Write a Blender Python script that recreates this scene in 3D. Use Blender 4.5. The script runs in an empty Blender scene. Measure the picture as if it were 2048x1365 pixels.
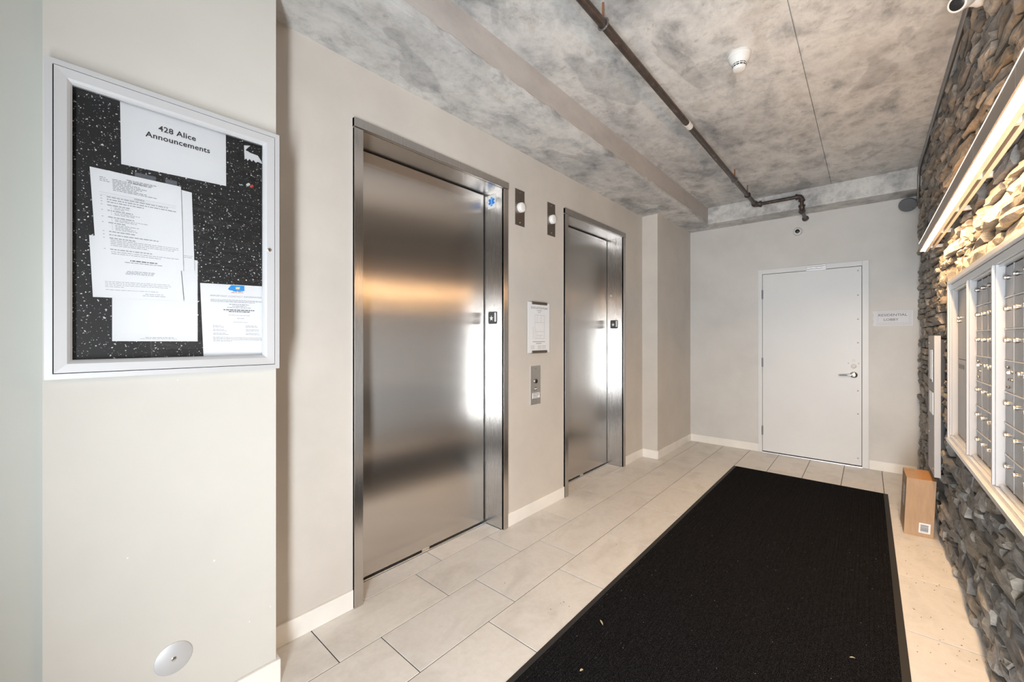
import bpy, bmesh, math, random
from mathutils import Vector, Matrix
random.seed(7)
S = bpy.context.scene
COL = S.collection

# ------------------------------------------------------------------ camera
cam_d = bpy.data.cameras.new('camera'); cam = bpy.data.objects.new('camera', cam_d); COL.objects.link(cam)
cam_d.sensor_fit = 'HORIZONTAL'; cam_d.sensor_width = 36.0; cam_d.lens = 813.4/2048*36.0
cam_d.shift_y = -6.0/2048; cam_d.clip_start = 0.02
cam.location = (2.026, 0.0, 1.41); cam.rotation_euler = (math.radians(90), 0, 0.7193)
S.camera = cam

# ------------------------------------------------------------------ world, assumed daylight, exposure
W = bpy.data.worlds.new('world'); S.world = W; W.use_nodes = True
W.node_tree.nodes['Background'].inputs[0].default_value = (0.86, 0.93, 1.0, 1)
W.node_tree.nodes['Background'].inputs[1].default_value = 1.0
def area(name, loc, direction, sx, sy, power, color, spread=180):
    d = bpy.data.lights.new(name, 'AREA'); d.shape = 'RECTANGLE'; d.size = sx; d.size_y = sy
    d.energy = power; d.color = color; d.spread = math.radians(spread)
    o = bpy.data.objects.new(name, d); COL.objects.link(o); o.location = loc
    o.rotation_euler = Vector(direction).to_track_quat('-Z', 'Z').to_euler()
    return o
# added lamp for assumed daylight, in an assumed doorway unseen behind the camera
area('assumed_doorway_lamp', (2.19, -0.64, 1.10), (-0.27, 1, 0.21), 0.36, 2.0, 53, (0.92, 0.965, 1.0), 139)
# added fill lamp far outside the assumed doorway, to lift the end wall
area('end_wall_fill', (2.1, -6.0, 1.9), (-0.06, 1, -0.02), 2.4, 2.4, 100, (0.95, 0.98, 1.0))
S.view_settings.view_transform = 'Standard'; S.view_settings.look = 'None'
S.view_settings.exposure = 0.95; S.view_settings.gamma = 1.0; S.view_settings.use_curve_mapping = False

# ------------------------------------------------------------------ materials
def lin(r, g, b):
    f = lambda c: (c/255/12.92) if c/255 <= 0.04045 else ((c/255+0.055)/1.055)**2.4
    return (f(r), f(g), f(b), 1)
class NT:
    def __init__(s, name):
        s.m = bpy.data.materials.new(name); s.m.use_nodes = True; s.t = s.m.node_tree
        s.b = s.t.nodes['Principled BSDF']; s.out = s.t.nodes['Material Output']
    def n(s, typ, **k):
        o = s.t.nodes.new(typ)
        for a, v in k.items():
            if a.startswith('i_'):
                key = a[2:]; o.inputs[int(key) if key.isdigit() else key].default_value = v
            else: setattr(o, a, v)
        return o
    def l(s, a, b): s.t.links.new(a, b)
    def ramp(s, fac, stops, interp='LINEAR'):
        r = s.n('ShaderNodeValToRGB'); r.color_ramp.interpolation = interp
        e = r.color_ramp.elements
        while len(e) < len(stops): e.new(0.5)
        for i, (p, c) in enumerate(stops):
            e[i].position = p; e[i].color = c if len(c) == 4 else (*c, 1)
        s.l(fac, r.inputs[0]); return r.outputs[0]
    def pos(s): return s.n('ShaderNodeNewGeometry').outputs['Position']
    def noise(s, vec, scale, detail=4, rough=0.55, dist=0.0):
        o = s.n('ShaderNodeTexNoise'); o.inputs['Scale'].default_value = scale
        o.inputs['Detail'].default_value = detail; o.inputs['Roughness'].default_value = rough
        o.inputs['Distortion'].default_value = dist
        s.l(vec, o.inputs['Vector']); return o.outputs['Fac']
    def mix(s, fac, a, b, mode='MIX'):
        o = s.n('ShaderNodeMix', data_type='RGBA', blend_type=mode)
        for sock, v in ((0, fac), (6, a), (7, b)):
            if hasattr(v, 'default_value'): s.l(v, o.inputs[sock])
            else: o.inputs[sock].default_value = v
        return o.outputs[2]
    def bump(s, h, strength, dist=0.01):
        o = s.n('ShaderNodeBump'); o.inputs['Strength'].default_value = strength; o.inputs['Distance'].default_value = dist
        s.l(h, o.inputs['Height']); s.l(o.outputs[0], s.b.inputs['Normal'])
    def scale(s, vec, v):
        o = s.n('ShaderNodeMapping'); o.inputs['Scale'].default_value = v; s.l(vec, o.inputs[0]); return o.outputs[0]
    def set(s, **k):
        for a, v in k.items(): s.b.inputs[a.replace('_', ' ')].default_value = v
        return s
M = {}
def plain(name, col, rough=0.5, metal=0.0, **k):
    t = NT(name); t.set(Base_Color=col, Roughness=rough, Metallic=metal, **k); M[name] = t.m; return t
def painted(name, col, rough=0.55, amp=0.06):
    t = NT(name); p = t.pos()
    n = t.noise(p, 2.2, 5, 0.6); a = tuple(c*(1-amp) for c in col[:3]); b = tuple(min(1, c*(1+amp)) for c in col[:3])
    c = t.ramp(n, [(0.3, a), (0.7, b)])
    t.l(c, t.b.inputs['Base Color']); t.set(Roughness=rough)
    t.bump(t.noise(p, 140, 3, 0.6), 0.08, 0.002)
    M[name] = t.m
painted('wall_paint', (0.60, 0.565, 0.52, 1), 0.5)
painted('pier_paint', (0.62, 0.605, 0.565, 1), 0.5, 0.03)
painted('recess_paint', (0.52, 0.535, 0.50, 1), 0.5, 0.02)
painted('end_paint', (0.63, 0.62, 0.60, 1), 0.5)
painted('base_tile', (0.84, 0.82, 0.78, 1), 0.4, 0.08)
painted('door_paint', (0.72, 0.735, 0.745, 1), 0.4, 0.02)
# concrete
t = NT('concrete'); p = t.pos()
big = t.noise(p, 0.9, 4, 0.55, 0.2); mid = t.noise(t.scale(p, (1.25, 0.8, 1)), 3.4, 9, 0.66, 0.25); fine = t.noise(p, 30, 8, 0.7)
c = t.ramp(big, [(0.30, (0.47, 0.475, 0.48)), (0.48, (0.60, 0.60, 0.595)), (0.66, (0.68, 0.675, 0.66)), (0.82, (0.54, 0.525, 0.51))])
blot = t.ramp(mid, [(0.32, (0.42, 0.435, 0.455)), (0.43, (0.80, 0.805, 0.81)), (0.54, (1.06, 1.06, 1.05)), (0.66, (0.84, 0.81, 0.78))])
c = t.mix(0.85, c, blot, 'MULTIPLY')
patch = t.ramp(t.noise(t.scale(p, (1.0, 0.45, 1)), 3.0, 3, 0.5, 0.5), [(0.585, (1, 1, 1)), (0.605, (0.74, 0.745, 0.76))])
c = t.mix(0.8, c, patch, 'MULTIPLY')
drop = t.ramp(t.noise(p, 9, 5, 0.6, 0.3), [(0.30, (0.62, 0.61, 0.60)), (0.36, (1, 1, 1))]); c = t.mix(0.6, c, drop, 'MULTIPLY')
mot = t.ramp(t.noise(t.scale(p, (1, 0.8, 1)), 11, 10, 0.74, 0.2), [(0.36, (0.66, 0.655, 0.65)), (0.47, (0.95, 0.95, 0.95)), (0.58, (1.05, 1.05, 1.05))]); c = t.mix(0.7, c, mot, 'MULTIPLY')
sp = t.ramp(fine, [(0.30, (0.78, 0.77, 0.76)), (0.45, (1, 1, 1))]); c = t.mix(0.5, c, sp, 'MULTIPLY')
t.l(c, t.b.inputs['Base Color']); t.set(Roughness=0.55); t.bump(fine, 0.25, 0.006); M['concrete'] = t.m
t = NT('concrete_formed_bounce'); p = t.pos(); n1 = t.noise(t.scale(p, (1, 0.5, 1)), 5, 6, 0.6); fine = t.noise(p, 40, 6, 0.65)  # smooth formed beam face, with the lamp's warm bounce put into its tint
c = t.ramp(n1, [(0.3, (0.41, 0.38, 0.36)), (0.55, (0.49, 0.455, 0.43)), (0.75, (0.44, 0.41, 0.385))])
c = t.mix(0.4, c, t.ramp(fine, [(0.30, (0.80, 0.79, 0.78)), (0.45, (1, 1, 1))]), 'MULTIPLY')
t.l(c, t.b.inputs['Base Color']); t.set(Roughness=0.6); t.bump(fine, 0.15, 0.004); M['concrete_formed_bounce'] = t.m
# brushed steel: grain runs vertically, so light is smeared sideways
def steel(name, col, rough, aniso, tan):
    t = NT(name); t.set(Base_Color=col, Metallic=1.0, Roughness=rough, Anisotropic=aniso)
    p = t.pos(); g = t.noise(t.scale(p, (260, 260, 1.2)), 3, 3, 0.6)
    r = t.n('ShaderNodeMapRange', i_3=rough*0.97, i_4=rough*1.04); t.l(g, r.inputs[0]); t.l(r.outputs[0], t.b.inputs['Roughness'])
    cc = t.n('ShaderNodeCombineXYZ', i_0=tan[0], i_1=tan[1], i_2=tan[2]); t.l(cc.outputs[0], t.b.inputs['Tangent'])
    M[name] = t.m
steel('steel_door', (0.64, 0.61, 0.58, 1), 0.245, 1.0, (0, 1, 0))
steel('steel_frame', (0.58, 0.56, 0.54, 1), 0.27, 0.95, (0, 1, 0))
steel('steel_return', (0.62, 0.61, 0.60, 1), 0.27, 0.95, (1, 0, 0))
plain('steel_plate', (0.30, 0.265, 0.235, 1), 0.30, 1.0)
plain('chrome', (0.80, 0.80, 0.80, 1), 0.16, 1.0)
plain('lock_metal', (0.46, 0.46, 0.46, 1), 0.30, 1.0)
plain('aluminium', (0.80, 0.81, 0.82, 1), 0.38, 1.0)
plain('aluminium_frame', (0.66, 0.67, 0.69, 1), 0.5, 0.45)
t = NT('mail_door'); p = t.pos(); t.set(Base_Color=(0.64, 0.64, 0.64, 1), Metallic=1.0, Roughness=0.22, Specular_Tint=(0.5, 0.5, 0.5, 1))
g = t.noise(t.scale(p, (1, 6, 160)), 4, 3, 0.6); M['mail_door'] = t.m
plain('mail_edge', (0.42, 0.42, 0.43, 1), 0.6, 0.15)
plain('dark_gap', (0.012, 0.012, 0.012, 1), 0.8)
plain('black', (0.014, 0.014, 0.015, 1), 0.35)
plain('charcoal', (0.045, 0.047, 0.052, 1), 0.5)
plain('rubber', (0.018, 0.017, 0.017, 1), 0.6)
plain('white_plastic', (0.72, 0.72, 0.70, 1), 0.35)
plain('lens_white', (0.86, 0.86, 0.85, 1), 0.3)
plain('grey_metal', (0.16, 0.17, 0.19, 1), 0.4, 0.2)
plain('conduit', (0.30, 0.30, 0.30, 1), 0.4, 0.9)
plain('paper', (0.80, 0.81, 0.83, 1), 0.65)
plain('ink', (0.10, 0.10, 0.12, 1), 0.7)
plain('ink_light', (0.34, 0.34, 0.37, 1), 0.7)
plain('ink_bold', (0.035, 0.035, 0.04, 1), 0.7)
plain('ink_red', (0.45, 0.16, 0.14, 1), 0.7)
plain('blue', (0.015, 0.20, 0.62, 1), 0.45)
plain('blue_logo', (0.02, 0.30, 0.75, 1), 0.6)
plain('yellow_logo', (0.75, 0.70, 0.45, 1), 0.6)
plain('red_plastic', (0.62, 0.08, 0.06, 1), 0.35)
plain('tape_grey', (0.12, 0.125, 0.145, 1), 0.4)
plain('sign_plate', (0.70, 0.72, 0.76, 1), 0.5, 0.0)
plain('sign_dash', (0.42, 0.43, 0.46, 1), 0.5)
plain('mortar', (0.07, 0.062, 0.055, 1), 0.9)
plain('grout', (0.06, 0.054, 0.048, 1), 0.85)
plain('leaf', (0.50, 0.42, 0.26, 1), 0.7)
plain('grit', (0.16, 0.12, 0.08, 1), 0.8)
plain('fixture', (0.40, 0.34, 0.29, 1), 0.45, 0.3)
plain('fixture_rail', (0.72, 0.66, 0.58, 1), 0.4, 0.2)
t = NT('led'); t.set(Base_Color=(1, 1, 1, 1)); t.b.inputs['Emission Color'].default_value = (1.0, 0.80, 0.55, 1); t.b.inputs['Emission Strength'].default_value = 9.0; M['led'] = t.m
t = NT('led_edge'); t.b.inputs['Emission Color'].default_value = (1.0, 0.86, 0.68, 1); t.b.inputs['Emission Strength'].default_value = 1.6; M['led_edge'] = t.m
# painted sprinkler pipe
t = NT('pipe'); p = t.pos(); n = t.noise(t.scale(p, (1, 0.5, 1)), 34, 6, 0.7)
c = t.ramp(n, [(0.40, (0.030, 0.022, 0.019)), (0.60, (0.065, 0.046, 0.038)), (0.72, (0.26, 0.22, 0.19))])
t.l(c, t.b.inputs['Base Color']); t.set(Roughness=0.38); M['pipe'] = t.m
plain('rust', (0.22, 0.10, 0.05, 1), 0.7)
# floor tile
t = NT('tile'); p = t.pos(); rnd = t.n('ShaderNodeObjectInfo').outputs['Random']
off = t.n('ShaderNodeVectorMath', operation='ADD'); cx = t.n('ShaderNodeCombineXYZ'); mu = t.n('ShaderNodeMath', operation='MULTIPLY', i_1=37.0)
t.l(rnd, mu.inputs[0]); t.l(mu.outputs[0], cx.inputs[2]); t.l(p, off.inputs[0]); t.l(cx.outputs[0], off.inputs[1])
n1 = t.noise(t.scale(off.outputs[0], (1.6, 1, 1)), 3.2, 6, 0.6, 0.5); n2 = t.noise(off.outputs[0], 42, 4, 0.6)
c = t.ramp(n1, [(0.30, (0.63, 0.61, 0.58)), (0.52, (0.75, 0.735, 0.71)), (0.72, (0.70, 0.675, 0.645))])
c = t.mix(0.30, c, t.ramp(n2, [(0.35, (0.86, 0.85, 0.84)), (0.6, (1, 1, 1))]), 'MULTIPLY')
c = t.mix(1.0, c, t.ramp(rnd, [(0, (0.95, 0.95, 0.95)), (1, (1.03, 1.02, 1.0))]), 'MULTIPLY')
t.l(c, t.b.inputs['Base Color']); t.set(Roughness=0.42); t.bump(n2, 0.05, 0.002); M['tile'] = t.m
# stone: colour per stone in a colour attribute
t = NT('stone'); p = t.pos(); a = t.n('ShaderNodeAttribute', attribute_name='tone')
n1 = t.noise(t.scale(p, (1, 0.6, 1.6)), 18, 8, 0.68, 0.4); n2 = t.noise(p, 90, 5, 0.65)
c = t.mix(1.0, a.outputs['Color'], t.ramp(n1, [(0.30, (0.55, 0.54, 0.53)), (0.50, (1, 0.99, 0.97)), (0.70, (1.45, 1.40, 1.32))]), 'MULTIPLY')
t.l(c, t.b.inputs['Base Color']); t.set(Roughness=0.72)
ad = t.n('ShaderNodeMath', operation='ADD'); t.l(n1, ad.inputs[0]); ms = t.n('ShaderNodeMath', operation='MULTIPLY', i_1=0.35); t.l(n2, ms.inputs[0]); t.l(ms.outputs[0], ad.inputs[1])
t.bump(ad.outputs[0], 0.75, 0.016); M['stone'] = t.m
# ribbed entrance carpet
t = NT('carpet'); p = t.pos()
w = t.n('ShaderNodeTexWave', wave_type='BANDS', bands_direction='X'); w.inputs['Scale'].default_value = 34; w.inputs['Distortion'].default_value = 1.2; w.inputs['Detail'].default_value = 2; t.l(p, w.inputs['Vector'])
n2 = t.noise(p, 520, 2, 0.7)
c = t.ramp(n2, [(0.42, (0.002, 0.002, 0.0022)), (0.56, (0.008, 0.008, 0.009)), (0.68, (0.095, 0.095, 0.105))])
v = t.n('ShaderNodeTexVoronoi'); v.inputs['Scale'].default_value = 46; t.l(p, v.inputs['Vector'])
lt = t.n('ShaderNodeMath', operation='LESS_THAN', i_1=0.07); t.l(v.outputs['Distance'], lt.inputs[0])
sep = t.n('ShaderNodeSeparateColor'); t.l(v.outputs['Color'], sep.inputs[0])
gt = t.n('ShaderNodeMath', operation='GREATER_THAN', i_1=0.88); t.l(sep.outputs[0], gt.inputs[0])
an = t.n('ShaderNodeMath', operation='MULTIPLY'); t.l(lt.outputs[0], an.inputs[0]); t.l(gt.outputs[0], an.inputs[1])
c = t.mix(an.outputs[0], c, (0.42, 0.42, 0.42, 1))
t.l(c, t.b.inputs['Base Color']); t.set(Roughness=0.95); t.b.inputs['Specular IOR Level'].default_value = 0.03
h = t.n('ShaderNodeMath', operation='ADD'); t.l(w.outputs['Fac'], h.inputs[0]); t.l(n2, h.inputs[1]); t.bump(h.outputs[0], 0.6, 0.006); M['carpet'] = t.m
# speckled tack board
t = NT('tackboard'); p = t.pos(); cols = []
base = (0.010, 0.010, 0.011, 1); c = base
for sc, th, pick, col in ((150, 0.28, 0.76, (0.55, 0.55, 0.55, 1)), (85, 0.17, 0.80, (0.70, 0.70, 0.69, 1)), (230, 0.30, 0.80, (0.25, 0.25, 0.25, 1))):
    dn = t.n('ShaderNodeTexNoise'); dn.inputs['Scale'].default_value = sc*1.3; t.l(p, dn.inputs['Vector'])
    mx = t.n('ShaderNodeVectorMath', operation='SCALE'); mx.inputs['Scale'].default_value = 0.9/sc; t.l(dn.outputs['Color'], mx.inputs[0])
    ad = t.n('ShaderNodeVectorMath', operation='ADD'); t.l(p, ad.inputs[0]); t.l(mx.outputs[0], ad.inputs[1])
    v = t.n('ShaderNodeTexVoronoi'); v.inputs['Scale'].default_value = sc; t.l(ad.outputs[0], v.inputs['Vector'])
    lt = t.n('ShaderNodeMath', operation='LESS_THAN', i_1=th); t.l(v.outputs['Distance'], lt.inputs[0])
    sep = t.n('ShaderNodeSeparateColor'); t.l(v.outputs['Color'], sep.inputs[0])
    gt = t.n('ShaderNodeMath', operation='GREATER_THAN', i_1=pick); t.l(sep.outputs[0], gt.inputs[0])
    an = t.n('ShaderNodeMath', operation='MULTIPLY'); t.l(lt.outputs[0], an.inputs[0]); t.l(gt.outputs[0], an.inputs[1])
    c = t.mix(an.outputs[0], c, col)
t.l(c, t.b.inputs['Base Color']); t.set(Roughness=0.6); M['tackboard'] = t.m
# cardboard
t = NT('cardboard'); p = t.pos(); n = t.noise(t.scale(p, (1, 1, 0.15)), 60, 3, 0.6)
t.l(t.ramp(n, [(0.3, (0.40, 0.26, 0.155)), (0.7, (0.455, 0.30, 0.18))]), t.b.inputs['Base Color']); t.set(Roughness=0.75); M['cardboard'] = t.m
plain('tape_brown', (0.50, 0.24, 0.07, 1), 0.3)
# window glass: clear, with a mirror-like share by angle
t = NT('glass'); tr = t.n('ShaderNodeBsdfTransparent'); gl = t.n('ShaderNodeBsdfGlossy'); gl.inputs['Roughness'].default_value = 0.02
fr = t.n('ShaderNodeFresnel'); fr.inputs['IOR'].default_value = 1.45; mxs = t.n('ShaderNodeMixShader')
t.l(fr.outputs[0], mxs.inputs[0]); t.l(tr.outputs[0], mxs.inputs[1]); t.l(gl.outputs[0], mxs.inputs[2]); t.l(mxs.outputs[0], t.out.inputs[0]); M['glass'] = t.m

# ------------------------------------------------------------------ builders
def wloc(o):
    v = Vector((0, 0, 0))
    while o is not None: v = v + o.location; o = o.parent
    return v
def props(o, label=None, cat=None, group=None, kind=None):
    if label: o['label'] = label
    if cat: o['category'] = cat
    if group: o['group'] = group
    if kind: o['kind'] = kind
    return o
def thing(name, label, cat, loc, group=None, kind=None):
    o = bpy.data.objects.new(name, None); COL.objects.link(o); o.location = loc; o.empty_display_size = 0.05
    return props(o, label, cat, group, kind)
class MB:
    """collects shapes in world coordinates, then links them as ONE mesh object"""
    def __init__(s): s.v = []; s.f = []
    def add(s, vs, fs):
        n = len(s.v); s.v += [tuple(x) for x in vs]; s.f += [tuple(i+n for i in f) for f in fs]; return s
    def box(s, x0, x1, y0, y1, z0, z1):
        return s.add([(x0,y0,z0),(x1,y0,z0),(x1,y1,z0),(x0,y1,z0),(x0,y0,z1),(x1,y0,z1),(x1,y1,z1),(x0,y1,z1)],
                     [(0,3,2,1),(4,5,6,7),(0,1,5,4),(1,2,6,5),(2,3,7,6),(3,0,4,7)])
    def bbox(s, x0, x1, y0, y1, z0, z1, b=0.003):
        """box with bevelled edges"""
        bm = bmesh.new(); m = Matrix.Diagonal((x1-x0, y1-y0, z1-z0, 1))
        bmesh.ops.create_cube(bm, size=1, matrix=Matrix.Translation(((x0+x1)/2, (y0+y1)/2, (z0+z1)/2)) @ m)
        bmesh.ops.bevel(bm, geom=bm.edges[:], offset=b, segments=2, affect='EDGES', profile=0.7)
        bm.verts.index_update(); vs = [v.co[:] for v in bm.verts]; fs = [[v.index for v in f.verts] for f in bm.faces]; bm.free()
        return s.add(vs, fs)
    def tube(s, path, r, n=12, cap=True):
        P = [Vector(p) for p in path]; rs = r if isinstance(r, (list, tuple)) else [r]*len(P)
        vs = []; up = None
        for i, p in enumerate(P):
            d = ((P[i+1]-p) if i == 0 else (p-P[i-1]) if i == len(P)-1 else (P[i+1]-P[i-1])).normalized()
            if up is None: up = Vector((0, 0, 1)) if abs(d.z) < 0.9 else Vector((1, 0, 0))
            a = up - d*up.dot(d); a.normalize(); up = a; b = d.cross(a)
            for k in range(n):
                t = 2*math.pi*k/n; vs.append(p + (a*math.cos(t)+b*math.sin(t))*rs[i])
        fs = [(i*n+k, i*n+(k+1) % n, (i+1)*n+(k+1) % n, (i+1)*n+k) for i in range(len(P)-1) for k in range(n)]
        if cap: fs += [tuple(range(n-1, -1, -1)), tuple(range((len(P)-1)*n, len(P)*n))]
        return s.add(vs, fs)
    def lathe(s, c, axis, prof, n=24):
        """prof: (distance along axis, radius)"""
        d = Vector(axis).normalized(); a = d.orthogonal().normalized(); b = d.cross(a); c = Vector(c); vs = []
        for h, r in prof:
            for k in range(n):
                t = 2*math.pi*k/n; vs.append(c + d*h + (a*math.cos(t)+b*math.sin(t))*max(r, 1e-5))
        fs = [(i*n+k, i*n+(k+1) % n, (i+1)*n+(k+1) % n, (i+1)*n+k) for i in range(len(prof)-1) for k in range(n)]
        fs += [tuple(range(n-1, -1, -1)), tuple(range((len(prof)-1)*n, len(prof)*n))]
        return s.add(vs, fs)
    def prism(s, pts, d):
        """polygon (3-D points) pushed along d"""
        n = len(pts); d = Vector(d); a = [Vector(p) for p in pts]
        return s.add(a + [p+d for p in a], [tuple(range(n-1, -1, -1)), tuple(range(n, 2*n))] + [(i, (i+1) % n, n+(i+1) % n, n+i) for i in range(n)])
    def build(s, name, mat, parent=None, smooth=False, fix=True, **pr):
        me = bpy.data.meshes.new(name); V = [Vector(v) for v in s.v]
        if parent is None:
            xs = [v.x for v in V]; ys = [v.y for v in V]; zs = [v.z for v in V]
            L = Vector(((min(xs)+max(xs))/2, (min(ys)+max(ys))/2, min(zs)))
            o_loc = L
        else: L = wloc(parent); o_loc = Vector((0, 0, 0))
        me.from_pydata([v-L for v in V], [], s.f)
        if fix:
            bm = bmesh.new(); bm.from_mesh(me); bmesh.ops.recalc_face_normals(bm, faces=bm.faces); bm.to_mesh(me); bm.free()
        me.materials.append(M[mat])
        if smooth:
            me.polygons.foreach_set('use_smooth', [True]*len(me.polygons))
            try: me.set_sharp_from_angle(angle=math.radians(40))
            except Exception: pass
        o = bpy.data.objects.new(name, me); COL.objects.link(o); o.location = o_loc; o.parent = parent
        return props(o, **pr)
def box(name, b, mat, parent=None, bevel=0, **pr):
    m = MB(); (m.bbox(*b, bevel) if bevel else m.box(*b)); return m.build(name, mat, parent, smooth=False, **pr)
def rect_frame(y0, y1, z0, z1, w, x0, x1, mode='x'):
    m = MB()
    m.box(x0, x1, y0, y1, z1-w, z1); m.box(x0, x1, y0, y1, z0, z0+w); m.box(x0, x1, y0, y0+w, z0+w, z1-w); m.box(x0, x1, y1-w, y1, z0+w, z1-w)
    return m
_dg = None
def lettering(txt, size, c, right, up, mat, parent, off=0.0006, bold=0.0, spacing=1.0, sx=1.0, align='CENTER', name='lettering'):
    cu = bpy.data.curves.new('txt', 'FONT'); cu.body = txt; cu.size = size; cu.align_x = align; cu.align_y = 'CENTER'
    cu.offset = bold; cu.space_character = spacing; cu.resolution_u = 3; cu.space_line = 0.85
    o = bpy.data.objects.new('txt', cu); COL.objects.link(o)
    bpy.context.view_layer.update()
    me = bpy.data.meshes.new_from_object(o.evaluated_get(bpy.context.evaluated_depsgraph_get()))
    bpy.data.objects.remove(o); bpy.data.curves.remove(cu)
    r = Vector(right).normalized(); u = Vector(up).normalized(); nrm = r.cross(u).normalized(); L = wloc(parent); c = Vector(c)
    for v in me.vertices: v.co = c + r*(v.co.x*sx) + u*v.co.y + nrm*off - L
    me.name = name; me.materials.clear(); me.materials.append(M[mat])
    ob = bpy.data.objects.new(name, me); COL.objects.link(ob); ob.parent = parent
    return ob

# ------------------------------------------------------------------ dimensions
ZC, ZB = 3.06, 2.855          # slab and beam undersides
YE, YB = 5.83, -0.62          # end wall, unseen back wall
XS = 2.46                     # mortar face of the stone wall
E1, E2 = (1.05, 2.25), (3.004, 4.188); EH = 2.56; ED = -0.18

# ------------------------------------------------------------------ setting: walls
def struct(o, label, cat): return props(o, label, cat, kind='structure')
m = MB(); z1 = 3.2
for a, b in ((YB, E1[0]+.02), (E1[1]-.02, E2[0]+.02), (E2[1]-.02, YE)): m.box(-0.3, 0, a, b, -0.05, z1)
for a, b in (E1, E2): m.box(-0.3, 0, a+.02, b-.02, EH-.02, z1); m.box(-0.42, -0.3, a-.1, b+.1, -0.05, z1)
struct(m.build('wall_left', 'wall_paint'), 'beige painted wall around the two lift doors', 'wall')
struct(box('wall_near', (0, 0.205, -0.01, 0.615, -0.05, z1), 'pier_paint'), 'pale painted pier carrying the notice board', 'wall')
struct(box('wall_recess', (0, 0.185, YB, -0.01, -0.05, z1), 'recess_paint'), 'narrow pale wall strip at the far left edge', 'wall')
struct(box('wall_corner', (0, 0.184, 4.67, YE, -0.05, z1), 'wall_paint'), 'beige painted pilaster past the second lift door', 'wall')
m = MB(); m.box(-0.3, 1.0, YE, YE+.2, -0.05, z1); m.box(2.032, 2.7, YE, YE+.2, -0.05, z1); m.box(1.0, 2.032, YE, YE+.2, 2.25, z1)
m.box(0.95, 2.1, YE+.16, YE+.22, -0.05, 2.3)
struct(m.build('wall_end', 'end_paint'), 'grey painted end wall with white door', 'wall')
m = MB(); m.box(-0.3, 1.62, YB-.1, YB, -0.05, z1); m.box(2.44, 2.7, YB-.1, YB, -0.05, z1); m.box(1.62, 2.44, YB-.1, YB, 2.2, z1)  # unseen back wall; its opening is assumed, to hold the doorway lamp
struct(m.build('wall_back', 'wall_paint'), 'unseen wall with assumed doorway behind the viewer', 'wall')

# ------------------------------------------------------------------ ceiling
ceil_ = struct(box('ceiling', (-0.3, 2.7, YB-.1, YE+.2, ZC+.012, ZC+.2), 'concrete'), 'bare stained concrete ceiling slab with edge beams', 'ceiling')
for a, b in ((0.40, 1.728), (1.732, 2.62)): box('slab_panel', (a, b, YB, YE, ZC, ZC+.03), 'concrete', ceil_, 0.002)
# long beam over the lift wall: a box with a thin uneven casting lip along its lower edge
m = MB(); m.bbox(-0.2, 0.49, YB, YE, ZB, ZC+.01, 0.010); bb = m.build('beam', 'concrete', ceil_)
m = MB(); ny = 90; rr = random.Random(3); vs = []
for i in range(ny+1):
    y = YB + (YE-.28-YB)*i/ny; w = 0.006+0.010*rr.random()**2; hgt = 0.018+0.016*rr.random()
    vs += [(0.489, y, ZB-0.001), (0.489+w, y, ZB-0.001), (0.489+w*.8, y, ZB+hgt), (0.489, y, ZB+hgt+.004)]
fs = [(i*4+k, i*4+(k+1) % 4, (i+1)*4+(k+1) % 4, (i+1)*4+k) for i in range(ny) for k in range(4)]
m.add(vs, fs); m.build('casting_lip', 'concrete', bb)
box('beam_face', (0.4895, 0.4935, YB, 3.62, ZB+.03, ZC), 'concrete_formed_bounce', bb, .001); box('beam_face', (0.4895, 0.4935, 3.624, 5.53, ZB+.03, ZC), 'concrete_formed_bounce', bb, .001)
m = MB(); m.bbox(0.48, 2.6, 5.53, YE, ZB, ZC+.01, 0.008); m.build('beam', 'concrete', ceil_)

# ------------------------------------------------------------------ floor with its tiles
floor = struct(box('floor', (-0.42, 2.7, YB-.1, YE+.2, -0.08, -0.0035), 'grout'), 'pale stone-look tiled lobby floor', 'floor')
PX, PY, G = 0.3062, 0.6110, 0.0024
def tile(x0, x1, y0, y1):
    if x1-x0 < .01 or y1-y0 < .01: return
    m = MB(); e = 0.0012
    x0 += G; x1 -= G; y0 += G; y1 -= G
    m.add([(x0,y0,-.0033),(x1,y0,-.0033),(x1,y1,-.0033),(x0,y1,-.0033),(x0,y0,-e),(x1,y0,-e),(x1,y1,-e),(x0,y1,-e),
           (x0+e,y0+e,0),(x1-e,y0+e,0),(x1-e,y1-e,0),(x0+e,y1-e,0)],
          [(0,1,5,4),(1,2,6,5),(2,3,7,6),(3,0,4,7),(4,5,9,8),(5,6,10,9),(6,7,11,10),(7,4,8,11),(8,9,10,11)])
    m.build('tile', 'tile', floor, fix=False)
offs = [0.836, 1.036, 1.446-PY*0, 1.24, 1.446, 1.036, 1.24, 0.9]
for r in range(8):
    x0 = -0.008+PX*r; x1 = min(x0+PX, XS-.01); y = offs[r] - PY*4
    while y < YE:
        a, b = max(y, YB), min(y+PY, YE)
        if r == 0: x0 = -0.008
        if b > a: tile(x0, x1, a, b)
        y += PY
for (a, b), j in ((E1, 1.646), (E2, 3.66)):
    tile(ED+.015, -0.008, a+.05, j); tile(ED+.015, -0.008, j, b-.05)

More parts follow.
